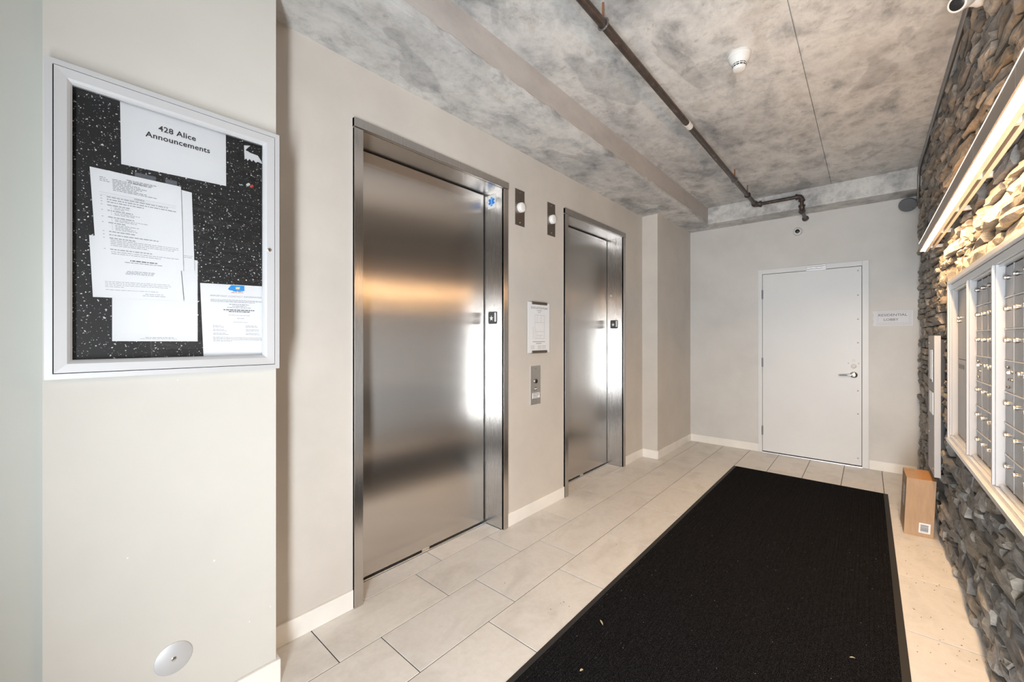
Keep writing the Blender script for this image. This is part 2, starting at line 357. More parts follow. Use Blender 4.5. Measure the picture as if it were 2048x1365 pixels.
# ------------------------------------------------------------------ baseboards
BH, BT = 0.098, 0.012
def baseboard(name, label, runs):
    e = thing(name, label, 'baseboard', (runs[0][0], runs[0][2], 0), kind='structure')
    for x0, x1, y0, y1 in runs: box('board', (x0, x1, y0, y1, 0.0006, BH), 'base_tile', e, 0.002)
baseboard('baseboard_left', 'white tile baseboard along the lift wall', [(0, BT, 0.628, E1[0]-.002), (0, BT, E1[1]+.002, E2[0]-.002), (0, BT, E2[1]+.002, 4.657)])
baseboard('baseboard_near', 'white tile baseboard on the notice board pier', [(0.206, 0.218, -0.01, 0.628), (0, 0.206, 0.616, 0.628)])
baseboard('baseboard_corner', 'white tile baseboard wrapping the pilaster', [(0, 0.196, 4.658, 4.67), (0.184, 0.196, 4.67, YE-.013)])
baseboard('baseboard_end', 'white tile baseboard on the end wall', [(0.184, 0.998, YE-BT, YE), (2.034, 2.40, YE-BT, YE)])

# ------------------------------------------------------------------ end door
d = thing('door_1', 'white painted metal door in the grey end wall', 'door', (1.516, YE, 0), kind='structure')
m = MB(); y0, y1 = YE-.022, YE+.10
m.bbox(0.999, 1.042, y0, y1, 0.002, 2.25, .003); m.bbox(1.977, 2.032, y0, y1, 0.002, 2.25, .003); m.bbox(1.042, 1.977, y0, y1, 2.195, 2.25, .003)
m.build('door_frame', 'door_paint', d)
m = MB(); m.box(1.04, 1.98, YE+.02, YE+.03, 0.002, 2.2); m.build('shadow_gap', 'dark_gap', d)
leaf = box('door_leaf', (1.046, 1.973, YE-.018, YE+.018, 0.022, 2.190), 'door_paint', d, 0.003)
box('threshold', (1.04, 1.98, YE-.03, YE+.05, 0.0008, 0.012), 'aluminium', d, 0.002)
for z in (1.946, 1.11, 0.274):
    m = MB(); m.tube([(1.044, YE-.026, z-.055), (1.044, YE-.026, z+.055)], 0.008, 10); m.box(1.036, 1.052, YE-.024, YE-.018, z-.05, z+.05)
    h = m.build('hinge', 'conduit', d)
for z in (2.144, 1.877, 1.615, 1.358, 0.834, 0.583, 0.10):
    MB().lathe((1.942, YE-.018, z), (0, -1, 0), [(0, .007), (.003, .006), (.004, .001)], 10).build('screw', 'conduit', leaf)
hd = MB().lathe((1.906, YE-.018, 1.006), (0, -1, 0), [(0, .034), (.010, .034), (.014, .030), (.016, .016), (.045, .014)], 20).build('lever_handle', 'chrome', leaf, True)
MB().tube([(1.906, YE-.058, 1.006), (1.880, YE-.062, 1.006), (1.835, YE-.060, 1.003), (1.795, YE-.056, 1.000), (1.782, YE-.050, .999)], [.012, .012, .011, .010, .008], 10).build('lever', 'chrome', hd, True)
MB().lathe((1.906, YE-.018, 1.10), (0, -1, 0), [(0, .025), (.006, .025), (.010, .018), (.011, .002)], 20).build('deadbolt', 'white_plastic', leaf, True)
MB().lathe((1.906, YE-.018, 1.165), (0, -1, 0), [(0, .014), (.003, .013), (.004, .004)], 16).build('cover_cap', 'door_paint', leaf, True)
for x in (1.862, 1.948): MB().lathe((x, YE-.018, 1.132), (0, -1, 0), [(0, .005), (.003, .004), (.0035, .001)], 8).build('screw', 'conduit', leaf)
m = MB(); m.bbox(1.485, 1.668, YE-.040, YE-.0225, 2.185, 2.247, .004); cl = m.build('closer_bracket', 'aluminium_frame', d)
MB().tube([(1.492, YE-.045, 2.216), (1.660, YE-.045, 2.216)], 0.012, 10).build('closer_rod', 'aluminium', cl, True)

# ------------------------------------------------------------------ lifts
def star_pts(c, r, n=5, inner=.40, rot=0):
    out = []
    for i in range(2*n):
        a = math.pi/2 + rot + i*math.pi/n; q = r if i % 2 == 0 else r*inner; out.append((c[0]+q*math.cos(a), c[1]+q*math.sin(a)))
    return out
def elevator(Y, label, medical, keyplate):
    y0, y1 = Y; J = 0.05; xf = 0.018
    e = thing('elevator_door', label, 'lift door', (0, (y0+y1)/2, 0), 'steel lift doors')
    for a, b, nm in ((y0, y0+J, 'jamb'), (y1-J, y1, 'jamb')):
        j = box(nm, (0.0005, xf, a, b, 0.002, EH-.05), 'steel_frame', e, 0.002)
    box('jamb_return', (ED-.03, 0.0003, y0+.022, y0+J, 0.002, EH-.05), 'steel_return', e, 0.001)
    jr = box('jamb_return', (ED-.03, 0.0003, y1-J, y1-.022, 0.002, EH-.05), 'steel_return', e, 0.001)
    box('header', (0.0005, xf+.004, y0-.002, y1+.002, EH-.048, EH), 'steel_frame', e, 0.002)
    box('head_soffit', (ED-.03, 0.0003, y0+.022, y1-.022, EH-.05, EH-.022), 'steel_return', e, 0.001)
    p = box('door_panel', (ED-.03, ED, y0+J+.001, y1-J-.010, 0.016, EH-.062), 'steel_door', e, 0.003)
    m = MB(); m.box(ED-.045, ED-.035, y0+.03, y1-.03, 0.002, EH-.03); m.build('shadow_gap', 'dark_gap', e)
    m = MB(); m.box(ED-.03, ED+.014, y0+J, y1-J, -0.003, 0.003); m.box(ED+.004, ED+.012, y0+J, y1-J, 0.003, 0.0055); m.build('sill', 'aluminium', e)
    ym = (y0+y1)/2
    box('door_guide', (ED-.001, ED+.002, ym-.03, ym+.03, 0.006, 0.018), 'aluminium', e)
    ys = y1-J
    # floor plate on the right-hand return
    pl = MB(); x0, x1, za, zb = -0.137, -0.049, 1.516, 1.608; q = .008
    pts = [(x0+q, ys, za), (x1-q, ys, za), (x1, ys, za+q), (x1, ys, zb-q), (x1-q, ys, zb), (x0+q, ys, zb), (x0, ys, zb-q), (x0, ys, za+q)]
    plate = pl.prism(pts, (0, -0.003, 0)).build('floor_plate', 'charcoal', e)
    MB().prism([(x, ys-.003, z) for x, z in star_pts((-.104, 1.558), .021)], (0, -.0015, 0)).build('star', 'white_plastic', plate)
    lettering('1', 0.088, (-.063, ys-.003, 1.562), (1, 0, 0), (0, 0, 1), 'white_plastic', plate, .0015, bold=.004, name='numeral')
    if medical:
        sp = box('medical_sign', (-.142, -.062, ys-.003, ys-.0002, 2.385, 2.485), 'white_plastic', e, .001)
        m = MB()
        for k in range(3):
            a = math.pi/2 + k*math.pi/3; ux, uz = math.cos(a), math.sin(a); nx, nz = -uz, ux; L_, w_ = .033, .0095; cx, cz = -.102, 2.435
            m.prism([(cx+ux*L_*s1+nx*w_*s2, ys-.003, cz+uz*L_*s1+nz*w_*s2) for s1, s2 in ((1,1),(1,-1),(-1,-1),(-1,1))], (0, -.0012-.0002*k, 0))
        m.build('star_of_life', 'blue', sp)
        box('staff', (-.1035, -.1005, ys-.0055, ys-.0046, 2.407, 2.463), 'white_plastic', sp)
    if keyplate:
        kp = box('key_switch_plate', (-.165, -.105, ys-.003, ys-.0002, 1.815, 1.97), 'steel_return', e, .001)
        MB().lathe((-.133, ys-.003, 1.888), (0, -1, 0), [(0, .017), (.005, .017), (.006, .008)], 18).build('lock_ring', 'conduit', kp, True)
        MB().lathe((-.133, ys-.009, 1.888), (0, -1, 0), [(0, .008), (.003, .008), (.0032, .001)], 14).build('lock_core', 'chrome', kp, True)
        box('hinge_strip', (-.160, -.110, ys-.0045, ys-.003, 1.822, 1.832), 'chrome', kp)
    return e
elevator(E1, 'nearer brushed steel lift door with blue medical star sign', True, False)
elevator(E2, 'farther brushed steel lift door with key switch in its jamb', False, True)

# ------------------------------------------------------------------ hall lanterns
def lantern(y0, label):
    w, h = .110, .277
    e = thing('hall_lantern', label, 'lift lantern', (0, y0+w/2, 2.277), 'lift hall lanterns')
    box('back_plate', (.0005, .004, y0, y0+w, 2.277, 2.277+h), 'steel_plate', e, .0008)
    MB().lathe((.004, y0+w/2+.002, 2.416), (1, 0, 0), [(0, .038), (.020, .038), (.026, .036), (.030, .030), (.0315, .012), (.032, .001)], 28).build('lens', 'lens_white', e, True)
    for z in (2.302, 2.530): MB().lathe((.004, y0+w/2, z), (1, 0, 0), [(0, .004), (.001, .004), (.0018, .001)], 8).build('screw', 'chrome', e)
lantern(2.348, 'steel lantern plate with white round lens beside nearer lift')
lantern(2.762, 'steel lantern plate with white round lens beside farther lift')

# ------------------------------------------------------------------ evacuation plan
e = thing('evacuation_plan', 'framed evacuation plan sheet between the two lift doors', 'sign', (0, 2.63, 1.29))
sh = box('plan_sheet', (.012, .015, 2.485, 2.775, 1.292, 1.697), 'paper', e, .0008)
for y in (2.56, 2.70):
    for z in (1.32, 1.67): MB().tube([(.0003, y, z), (.012, y, z)], .006, 8).build('standoff', 'steel_plate', e)
for z in (1.298, 1.690):
    prof = [(.010, -.012), (.020, -.010), (.025, -.003), (.025, .004), (.020, .011), (.010, .012)]
    MB().prism([(x, 2.535, z+q) for x, q in prof], (0, .195, 0)).build('clip', 'steel_plate', e)
lettering('EVACUATION PLAN', .024, (.015, 2.635, 1.652), (0, 1, 0), (0, 0, 1), 'ink', sh, .0006, spacing=1.02)
m = MB(); X0 = .0156
def bar(m, y0, y1, z0, z1, x=X0): m.add([(x, y0, z0), (x, y1, z0), (x, y1, z1), (x, y0, z1)], [(0, 1, 2, 3)])
for y0, y1, z in ((2.60, 2.665, 1.632), (2.615, 2.65, 1.618)): bar(m, y0, y1, z-.002, z+.002)
Lw = .0014
for y0, y1, z in ((2.575, 2.70, 1.595), (2.575, 2.70, 1.535), (2.575, 2.695, 1.462), (2.575, 2.70, 1.405), (2.60, 2.68, 1.43), (2.58, 2.60, 1.48)): bar(m, y0, y1, z, z+Lw)
for y, z0, z1 in ((2.575, 1.405, 1.595), (2.70, 1.405, 1.595), (2.60, 1.405, 1.462), (2.655, 1.535, 1.595), (2.605, 1.535, 1.595), (2.64, 1.405, 1.43), (2.552, 1.405, 1.50)): bar(m, y, y+Lw*1.3, z0, z1)
for y0, y1, z in ((2.545, 2.71, 1.380), (2.59, 2.66, 1.366)): bar(m, y0, y1, z-.0025, z+.0025)
for i, y in enumerate((2.52, 2.61, 2.67)):
    for z in (1.347, 1.336, 1.325): bar(m, y, y+.05, z-.0012, z+.0012)
m.build('floor_drawing', 'ink_light', sh, fix=False, kind='stuff')

# ------------------------------------------------------------------ call station
e = thing('call_station', 'steel lift call button plate below the evacuation plan', 'call button', (0, 2.597, .875))
box('plate', (.0005, .006, 2.533, 2.661, .875, 1.185), 'aluminium', e, .0015)
for z, r in ((1.062, .019), (1.000, .013)):
    b = MB().lathe((.006, 2.597, z), (1, 0, 0), [(0, r), (.006, r), (.008, r*.9)], 18).build('button_ring', 'steel_plate', e, True)
    MB().lathe((.012, 2.597, z), (1, 0, 0), [(0, r*.72), (.006, r*.70), (.009, r*.4), (.0095, .001)], 16).build('button', 'black' if r > .015 else 'chrome', b, True)
lb = box('notice_label', (.006, .0068, 2.552, 2.650, .925, .968), 'paper', e)
m = MB(); rr = random.Random(5)
for k in range(4):
    z = .961-.0095*k; y = 2.560+.004*rr.random()
    while y < 2.640-.006*k: w = .006+.012*rr.random(); bar(m, y, min(y+w, 2.644), z-.002, z+.002, .0073); y += w+.003
m.build('print', 'ink', lb, fix=False, kind='stuff')
for z in (.897, 1.163): MB().lathe((.006, 2.597, z), (1, 0, 0), [(0, .005), (.0015, .004), (.0018, .001)], 8).build('screw', 'conduit', e)

# ------------------------------------------------------------------ notice board on the pier
bx0 = .2055
nb = thing('notice_board', 'silver framed glazed notice board on the pale pier', 'notice board', (bx0, .302, 1.290))
by0, by1, bz0, bz1 = -.007, .611, 1.289, 2.221
rect_frame(by0, by1, bz0, bz1, .016, bx0, .254).build('case', 'aluminium_frame', nb)
box('tack_panel', (bx0+.0005, .2180, by0+.016, by1-.016, bz0+.016, bz1-.016), 'tackboard', nb)
# hinged door frame: four mitred rails that slope down to the glass
oy0, oy1, oz0, oz1 = by0+.0185, by1-.0185, bz0+.0185, bz1-.0185; wr = .037
def rail(P, Q, p, q):
    # P,Q outer corners ; p,q inner corners in (y,z)
    xa, xm, xb = .256, .254, .244
    def lerp(a, b, t): return (a[0]+(b[0]-a[0])*t, a[1]+(b[1]-a[1])*t)
    sec = [(0, .232), (0, xa), (.70, xm), (.88, xb+.004), (1, xb-.002), (1, .232)]
    vs = []
    for A, a in ((P, p), (Q, q)):
        for t_, x in sec: y, z = lerp(A, a, t_); vs.append((x, y, z))
    n = len(sec)
    return MB().add(vs, [tuple(range(n)), tuple(range(2*n-1, n-1, -1))] + [(i, n+i, n+(i+1) % n, (i+1) % n) for i in range(n)])
O = [(oy0, oz0), (oy1, oz0), (oy1, oz1), (oy0, oz1)]; I = [(oy0+wr, oz0+wr), (oy1-wr, oz0+wr), (oy1-wr, oz1-wr), (oy0+wr, oz1-wr)]
for k in range(4): rail(O[k], O[(k+1) % 4], I[k], I[(k+1) % 4]).build('door_rail', 'aluminium_frame', nb)
m = MB()
for k in range(4):
    a, b = O[k], O[(k+1) % 4]; g = .0025
    m.box(.230, .2505, min(a[0], b[0])-g, max(a[0], b[0])+g, min(a[1], b[1])-g, max(a[1], b[1])+g) if False else None
rect_frame(by0+.016, by1-.016, bz0+.016, bz1-.016, .0024, .232, .2490).build('door_gap', 'dark_gap', nb)
box('glass_pane', (.2365, .2395, I[0][0]-.006, I[1][0]+.006, I[0][1]-.006, I[2][1]+.006), 'glass', nb)
lk = MB().lathe((.2545, .574, 1.757), (1, 0, 0), [(0, .0075), (.003, .0075), (.0042, .0055), (.0044, .001)], 18).build('lock', 'chrome', nb, True)
MB().box(.2588, .2594, .573, .575, 1.7525, 1.7615).build('keyhole', 'black', lk)
box('door_latch', (.2185, .226, .0465, .0545, 1.385, 1.44), 'black', nb, .001)

# sheets of paper pinned in the board
class Sheet:
    """quadrilateral sheet (corners tl, tr, br, bl in y,z) with a gentle bulge off the panel"""
    def __init__(s, name, label, q, x, bulge=None, group=None, n=8, mat='paper', cat='paper'):
        s.q = q; s.x = x; s.bulge = bulge or (lambda a, b: 0.0)
        vs = []; T = .0004
        for back in (0, 1):
            for j in range(n+1):
                for i in range(n+1): vs.append(s.P(i/n, j/n, -T*back))
        N = (n+1)*(n+1); fs = []
        for j in range(n):
            for i in range(n):
                a = j*(n+1)+i; fs.append((a, a+n+1, a+n+2, a+1)); fs.append((N+a, N+a+1, N+a+n+2, N+a+n+1))
        ring = [i for i in range(n+1)] + [j*(n+1)+n for j in range(1, n+1)] + [n*(n+1)+i for i in range(n-1, -1, -1)] + [j*(n+1) for j in range(n-1, 0, -1)]
        for k in range(len(ring)): a, b = ring[k], ring[(k+1) % len(ring)]; fs.append((a, b, N+b, N+a))
        s.o = MB().add(vs, fs).build(name, mat, None, True, label=label, cat=cat, group=group)
        s.m = MB(); s.rr = random.Random(hash(label) % 997 if False else len(label))
    def P(s, a, b, off=0.0):
        (tl, tr, br, bl) = s.q
        y = (tl[0]*(1-a)+tr[0]*a)*(1-b)+(bl[0]*(1-a)+br[0]*a)*b; z = (tl[1]*(1-a)+tr[1]*a)*(1-b)+(bl[1]*(1-a)+br[1]*a)*b
        return (s.x+s.bulge(a, b)+off, y, z)
    def bar(s, a0, a1, b, h):
        k = max(1, int((a1-a0)/.1)); vs = []
        for i in range(k+1):
            a = a0+(a1-a0)*i/k; vs += [s.P(a, b-h/2, .0005), s.P(a, b+h/2, .0005)]
        s.m.add(vs, [(2*i, 2*i+1, 2*i+3, 2*i+2) for i in range(k)])
    def line(s, a0, a1, b, h=.007):
        """a row of words that cannot be read"""
        a = a0
        while a < a1-.012:
            w = .012+.05*s.rr.random(); e = min(a+w, a1); s.bar(a, e, b, h); a = e+.009
    def done(s, name='print', mat='ink_light'):
        o = s.m.build(name, mat, s.o, fix=False, kind='stuff'); s.m = MB(); return o
    def text(s, txt, a, b, size, mat, bold=0, spacing=1.0):
        c = Vector(s.P(a, b)); r = Vector(s.P(min(1, a+.05), b))-Vector(s.P(a-.05, b)); u = Vector(s.P(a, b-.03))-Vector(s.P(a, b+.03))
        return lettering(txt, size, c, r, u, mat, s.o, .0009, bold, spacing)
G_ = 'sheets pinned inside the notice board'
st = Sheet('announcement_sheet', 'white sheet headed 428 Alice Announcements in the notice board', [(.153, 2.176), (.439, 2.176), (.440, 1.979), (.156, 1.970)], .2190, group=G_)
st.text('428 Alice', .505, .275, .0255, 'ink_bold', .0005, 1.05); st.text('Announcements', .52, .425, .0255, 'ink_bold', .0005, 1.05)
big = Sheet('notice_sheet', 'mostly blank white sheet at the bottom of the notice board', [(.135, 1.688), (.354, 1.688), (.354, 1.398), (.135, 1.400)], .2188, group=G_)
big.line(.36, .70, .958, .006); big.line(.30, .74, .972, .004); big.done()
bh = Sheet('notice_sheet', 'white sheet peeking out on the right behind the agenda', [(.125, 1.940), (.337, 1.926), (.345, 1.650), (.135, 1.640)], .2198, lambda a, b: .0012+.001*b, group=G_)
bh.line(.86, .98, .82, .005); bh.line(.86, .97, .84, .005); bh.done()
lo = Sheet('notice_sheet', 'white sheet showing below the curled agenda page', [(.084, 1.727), (.300, 1.735), (.313, 1.540), (.092, 1.537)], .2226, lambda a, b: .002+.002*b*b, group=G_)
for k in range(3): lo.line(.37-.01*k, .68-.01*k, .545+.022*k, .010)
for k, (a, b) in enumerate(((.13, .86), (.13, .86), (.13, .82), (.13, .33))): lo.line(a, b, .735+.028*k, .007)
lo.line(.13, .70, .87, .007); lo.line(.55, .76, .915, .008); lo.line(.52, .80, .945, .008); lo.done()
ag = Sheet('agenda_sheet', 'curled agenda page with typed list in the notice board', [(.085, 1.938), (.306, 1.937), (.313, 1.645), (.100, 1.645)], .2232, lambda a, b: .0022+.004*(1-a)*b+.001*math.sin(3*b), group=G_, n=12)
for k in range(3): ag.line(.37+.02*k, .70-.02*k, .060+.014*k, .009)
for k in range(3): ag.line(.09, .15+.02*k, .085+.018*k, .008)
for k, w in enumerate((.36, .20, .29, .38, .32, .26, .38, .48)): ag.line(.22, .22+w, .085+.0165*k, .008)
ag.bar(.08, .93, .245, .0018); ag.bar(.08, .93, .270, .0018)
items = [(.285, .70), (.312, .78), (.339, .40), (.372, .24), (.43, .27), (.50, .28), (.56, .18), (.655, .28), (.690, .55), (.725, .28), (.845, .48)]
for z, w in items: ag.bar(.085, .102, z, .006); ag.line(.15, .15+w, z, .010)
for z, w in ((.392, .16), (.408, .12), (.450, .28), (.466, .22), (.520, .36), (.536, .24), (.580, .26), (.596, .17), (.612, .22), (.628, .24)): ag.bar(.185, .193, z, .005); ag.line(.22, .22+w, z, .006)
for k, w in enumerate((.78, .78, .74, .40)): ag.line(.16, .16+w, .745+.019*k, .006)
for k, w in enumerate((.78, .56)): ag.line(.16, .16+w, .870+.020*k, .006)
ag.done()
ag.line(.36, .68, .948, .010); ag.line(.30, .75, .970, .005); ag.done(mat='ink')
ag.text('AGENDA', .50, .257, .0062, 'ink')
ct = Sheet('contact_sheet', 'important contact information sheet with blue logo in the notice board', [(.361, 1.608), (.566, 1.615), (.568, 1.336), (.371, 1.344)], .2190, lambda a, b: .0012, group=G_)
ct.text('IMPORTANT CONTACT INFORMATION', .555, .165, .0090, 'ink_light', 0, 1.08)
for k, w in enumerate((.84, .84, .70)): ct.line(.14, .14+w, .215+.014*k, .006)
for a, b, z in ((.42, .74, .275), (.47, .70, .297), (.39, .77, .318)): ct.line(a, b, z, .009)
ct.line(.41, .77, .425, .005); ct.line(.54, .66, .467, .006); ct.line(.48, .73, .520, .005)
for k in range(3):
    for q in (0, 1): ct.line(.16, .30+.03*k+.04*q, .575+.052*k+.017*q, .006); ct.line(.68, .88+.02*k, .570+.052*k+.017*q, .006)
for k, w in enumerate((.82, .82, .80, .30)): ct.line(.155, .155+w, .735+.017*k, .006)
ct.done()
for a, b, z in ((.33, .83, .352), (.41, .76, .374)): ct.line(a, b, z, .012)
ct.done(mat='ink')
lg = MB(); P = ct.P
lg.add([P(a, b, .0008) for a, b in ((.41, .060), (.46, .008), (.67, .008), (.67, .082), (.55, .082), (.52, .092), (.49, .092), (.48, .082), (.43, .078))], [tuple(range(9))]); lgo = lg.build('logo', 'blue_logo', ct.o, fix=False)
MB().add([P(a, b, .0014) for a, b in ((.53, .030), (.60, .028), (.59, .062), (.53, .062))], [(0, 1, 2, 3)]).build('logo_centre', 'yellow_logo', ct.o, fix=False)
ct.line(.52, .64, .090, .012); ct.line(.46, .65, .108, .008); ct.done(mat='ink_red')
for q, nm in (([(.188, 1.953), (.240, 1.953), (.240, 1.922), (.188, 1.922)], 'left'), ([(.265, 1.954), (.296, 1.954), (.296, 1.918), (.265, 1.918)], 'right')):
    Sheet('tape_strip', 'dark grey tape strip over the agenda top, %s one' % nm, q, .2215, group='tape on the agenda', n=1, mat='tape_grey', cat='tape')
# torn scrap of paper left under a staple
sc = [(.498, 2.152), (.520, 2.158), (.510, 2.147), (.503, 2.135), (.520, 2.130), (.545, 2.128), (.556, 2.112), (.562, 2.100), (.545, 2.104), (.538, 2.098), (.530, 2.106), (.524, 2.098), (.517, 2.106), (.510, 2.096), (.506, 2.104), (.500, 2.098), (.499, 2.125)]
m = MB(); m.prism([(.2183, y, z) for y, z in sc], (.0012, 0, 0)).build('paper_scrap', 'paper', label='torn white paper scrap in the upper right of the notice board', cat='paper scrap')
for y, mt, lab in ((.5105, 'white_plastic', 'white push pin beside the red one in the notice board'), (.5225, 'red_plastic', 'red push pin on the right of the notice board')):
    z = 2.003 if mt == 'white_plastic' else 2.000
    MB().lathe((.2181, y, z), (1, 0, 0), [(0, .0052), (.003, .0052), (.004, .0032), (.009, .0034), (.011, .0048), (.013, .0046), (.0136, .001)], 14).build('push_pin', mt, None, True, label=lab, cat='push pin', group='push pins in the notice board')

# paint chips on the pier and the pilaster
pier = bpy.data.objects['wall_near']
for (y, z), r in (((.406, .585), .004), ((.520, .300), .003), ((.172, .690), .0028), ((.594, .322), .003), ((.300, 1.262), .002)):
    MB().prism([(.2050, y+r*math.cos(a)*k, z+r*math.sin(a)*k) for a, k in ((0, 1), (.9, .8), (1.8, 1.3), (3.1, .7), (4.0, 1.1), (5.2, .8))], (.0006, 0, 0)).build('paint_chip', 'paper', pier)

# round steel cover on the pier
e = thing('cleanout_cover', 'round steel cleanout cover low on the pale pier', 'cover plate', (.205, .289, .242))
MB().lathe((.2052, .289, .294), (1, 0, 0), [(0, .053), (.0025, .053), (.0045, .050), (.005, .001)], 40).build('cover', 'aluminium_frame', e, True)
sc_ = MB().lathe((.2102, .289, .294), (1, 0, 0), [(0, .0075), (.002, .0075), (.003, .006), (.0032, .001)], 16).build('screw', 'chrome', e, True)
MB().box(.2132, .2138, .2835, .2945, .2932, .2948).build('slot', 'charcoal', sc_)

# ------------------------------------------------------------------ lobby sign
e = thing('lobby_sign', 'white residential lobby sign right of the end door', 'sign', (2.214, YE, 1.535))
pts = [(2.371, 1.535), (2.371, 1.697), (2.060, 1.694)]
for k in range(9):
    tt = k/8; pts.append((2.062+.010*math.sin(tt*math.pi*3)**1 if False else 2.062+.011*(0.5-0.5*math.cos(tt*math.pi*4))*(1 if .2 < tt < .8 else .4), 1.685-.140*tt))
pts.append((2.078, 1.535))
pl = MB().prism([(x, YE-.001, z) for x, z in pts], (0, -.006, 0)).build('plate', 'sign_plate', e)
m = MB(); yf = YE-.0074; row = 0; z = 1.547
while z < 1.692:
    x = 2.095+(.011 if row % 2 else 0)
    while x < 2.355:
        if not (1.578 < z < 1.672 and 2.105 < x < 2.33): m.add([(x, yf, z), (x+.013, yf, z), (x+.013, yf, z+.0026), (x, yf, z+.0026)], [(0, 1, 2, 3)])
        x += .022
    z += .0105; row += 1
m.build('dash_pattern', 'sign_dash', pl, fix=False, kind='stuff')
lettering('RESIDENTIAL', .036, (2.217, YE-.007, 1.650), (1, 0, 0), (0, 0, 1), 'ink', pl, .0008, sx=1.06)
lettering('LOBBY', .036, (2.205, YE-.007, 1.602), (1, 0, 0), (0, 0, 1), 'ink', pl, .0008, sx=1.06)

# ------------------------------------------------------------------ sprinkler pipe
e = thing('sprinkler_pipe', 'dark brown sprinkler pipe under the concrete ceiling', 'pipe', (1.045, 2.4, 2.92))
PZ, PXc, r_ = 2.955, 1.045, .021
MB().tube([(PXc, YB+.01, PZ), (PXc, 2.0, PZ), (PXc, 4.0, PZ), (PXc, 5.43, PZ)], r_, 16).build('run', 'pipe', e, True)
MB().tube([(PXc, 5.41, PZ), (1.48, 5.41, PZ)], r_*.9, 16).build('run', 'pipe', e, True)
def elbow(a, c, b, r=.029, n=6):
    A, C, B = Vector(a), Vector(c), Vector(b); pts = []
    for i in range(n+1): t_ = i/n; pts.append((A*(1-t_)**2)+(C*2*t_*(1-t_))+(B*t_*t_))
    m = MB(); m.tube(pts, r, 14)
    for q, o in ((A, C), (B, C)): dd = (q-o).normalized(); m.tube([q-dd*.008, q+dd*.010], r*1.22, 14)
    return m
elbow((PXc, 5.365, PZ), (PXc, 5.412, PZ), (PXc+.048, 5.41, PZ)).build('elbow', 'pipe', e, True)
elbow((1.437, 5.41, PZ), (1.482, 5.41, PZ), (1.482, 5.413, PZ-.045), .026).build('elbow', 'pipe', e, True)
MB().tube([(1.482, 5.413, PZ-.03), (1.482, 5.42, 2.83)], r_*.85, 14).build('drop', 'pipe', e, True)
elbow((1.482, 5.42, 2.850), (1.482, 5.42, 2.806), (1.478, 5.47, 2.806), .026).build('elbow', 'pipe', e, True)
MB().tube([(1.478, 5.45, 2.806), (1.475, YE-.002, 2.806)], r_*.85, 14).build('run', 'pipe', e, True)
MB().lathe((1.475, YE-.001, 2.806), (0, -1, 0), [(0, .034), (.006, .032), (.008, .02)], 18).build('escutcheon', 'pipe', e, True)
for y, mt in ((1.80, 'conduit'), (4.42, 'conduit'), (4.98, 'pipe')):
    hg = MB(); n = 18
    for i in range(n): 
        a0 = 2*math.pi*i/n; hg.tube([(PXc+.026*math.cos(a0), y, PZ+.026*math.sin(a0)), (PXc+.026*math.cos(a0+2*math.pi/n), y, PZ+.026*math.sin(a0+2*math.pi/n))], .0055, 6)
    ho = hg.build('hanger', mt, e, True)
    MB().tube([(PXc, y, PZ+.022), (PXc, y, ZC)], .006, 8).build('rod', 'rust', ho, True)
MB().lathe((PXc, 3.02, PZ), (0, 1, 0), [(0, .0232), (.055, .0235), (.075, .0232)], 16).build('pipe_tag', 'white_plastic', e, True)

# ------------------------------------------------------------------ smoke detector
e = thing('smoke_detector', 'white round smoke detector on the concrete ceiling', 'smoke detector', (1.463, 2.643, ZC-.10))
MB().lathe((1.463, 2.643, ZC), (0, 0, -1), [(0, .058), (.006, .060), (.016, .060), (.020, .056)], 32).build('base', 'white_plastic', e, True)
hd = MB().lathe((1.463, 2.643, ZC-.020), (0, 0, -1), [(0, .056), (.012, .055), (.026, .049), (.036, .040), (.044, .036), (.066, .034), (.074, .030), (.077, .020), (.078, .001)], 32).build('head', 'white_plastic', e, True)
for lv, (za, rA) in enumerate(((.056, .0370), (.0680, .0358))):
    for k in range(12):
        a = 2*math.pi*k/12; da = .20; q = []
        for s1, z in ((-1, za), (1, za), (1, za+.007), (-1, za+.007)): q.append((1.463+rA*math.cos(a+da*s1), 2.643+rA*math.sin(a+da*s1), ZC-z-.004))
        MB().prism(q, (-math.cos(a)*.003, -math.sin(a)*.003, 0)).build('slot', 'black', hd)

# ------------------------------------------------------------------ cameras
e = thing('dome_camera', 'small white round security camera above the end door', 'security camera', (1.40, YE, 2.62))
MB().lathe((1.402, YE-.0005, 2.661), (0, -1, 0), [(0, .046), (.018, .046), (.034, .044), (.046, .038), (.050, .030), (.046, .024)], 28).build('housing', 'white_plastic', e, True)
MB().lathe((1.402, YE-.042, 2.661), (-.1, -1, -.05), [(0, .024), (.006, .023), (.012, .015), (.013, .001)], 24).build('lens', 'black', e, True)
e = thing('bullet_camera', 'white turret security camera in the top right corner', 'security camera', (2.40, 2.70, 2.90))
cc = Vector((2.318, 2.62, 2.872)); dr = Vector((-.50, -.66, -.52)).normalized()
bd = MB().lathe(cc-dr*.085, dr, [(0, .022), (.012, .034), (.045, .036), (.080, .034), (.085, .033), (.086, .028)], 26).build('housing', 'white_plastic', e, True)
MB().lathe(cc-dr*.004, dr, [(0, .0285), (.004, .028), (.009, .018), (.010, .001)], 24).build('lens', 'black', bd, True)
MB().lathe((2.425, 2.76, 2.955), (-1, -.2, -.15), [(0, .048), (.030, .048), (.040, .040), (.062, .030)], 24).build('mount', 'white_plastic', e, True)
MB().tube([(2.372, 2.745, 2.945), cc-dr*.075], [.024, .024], 12).build('arm', 'white_plastic', e, True)

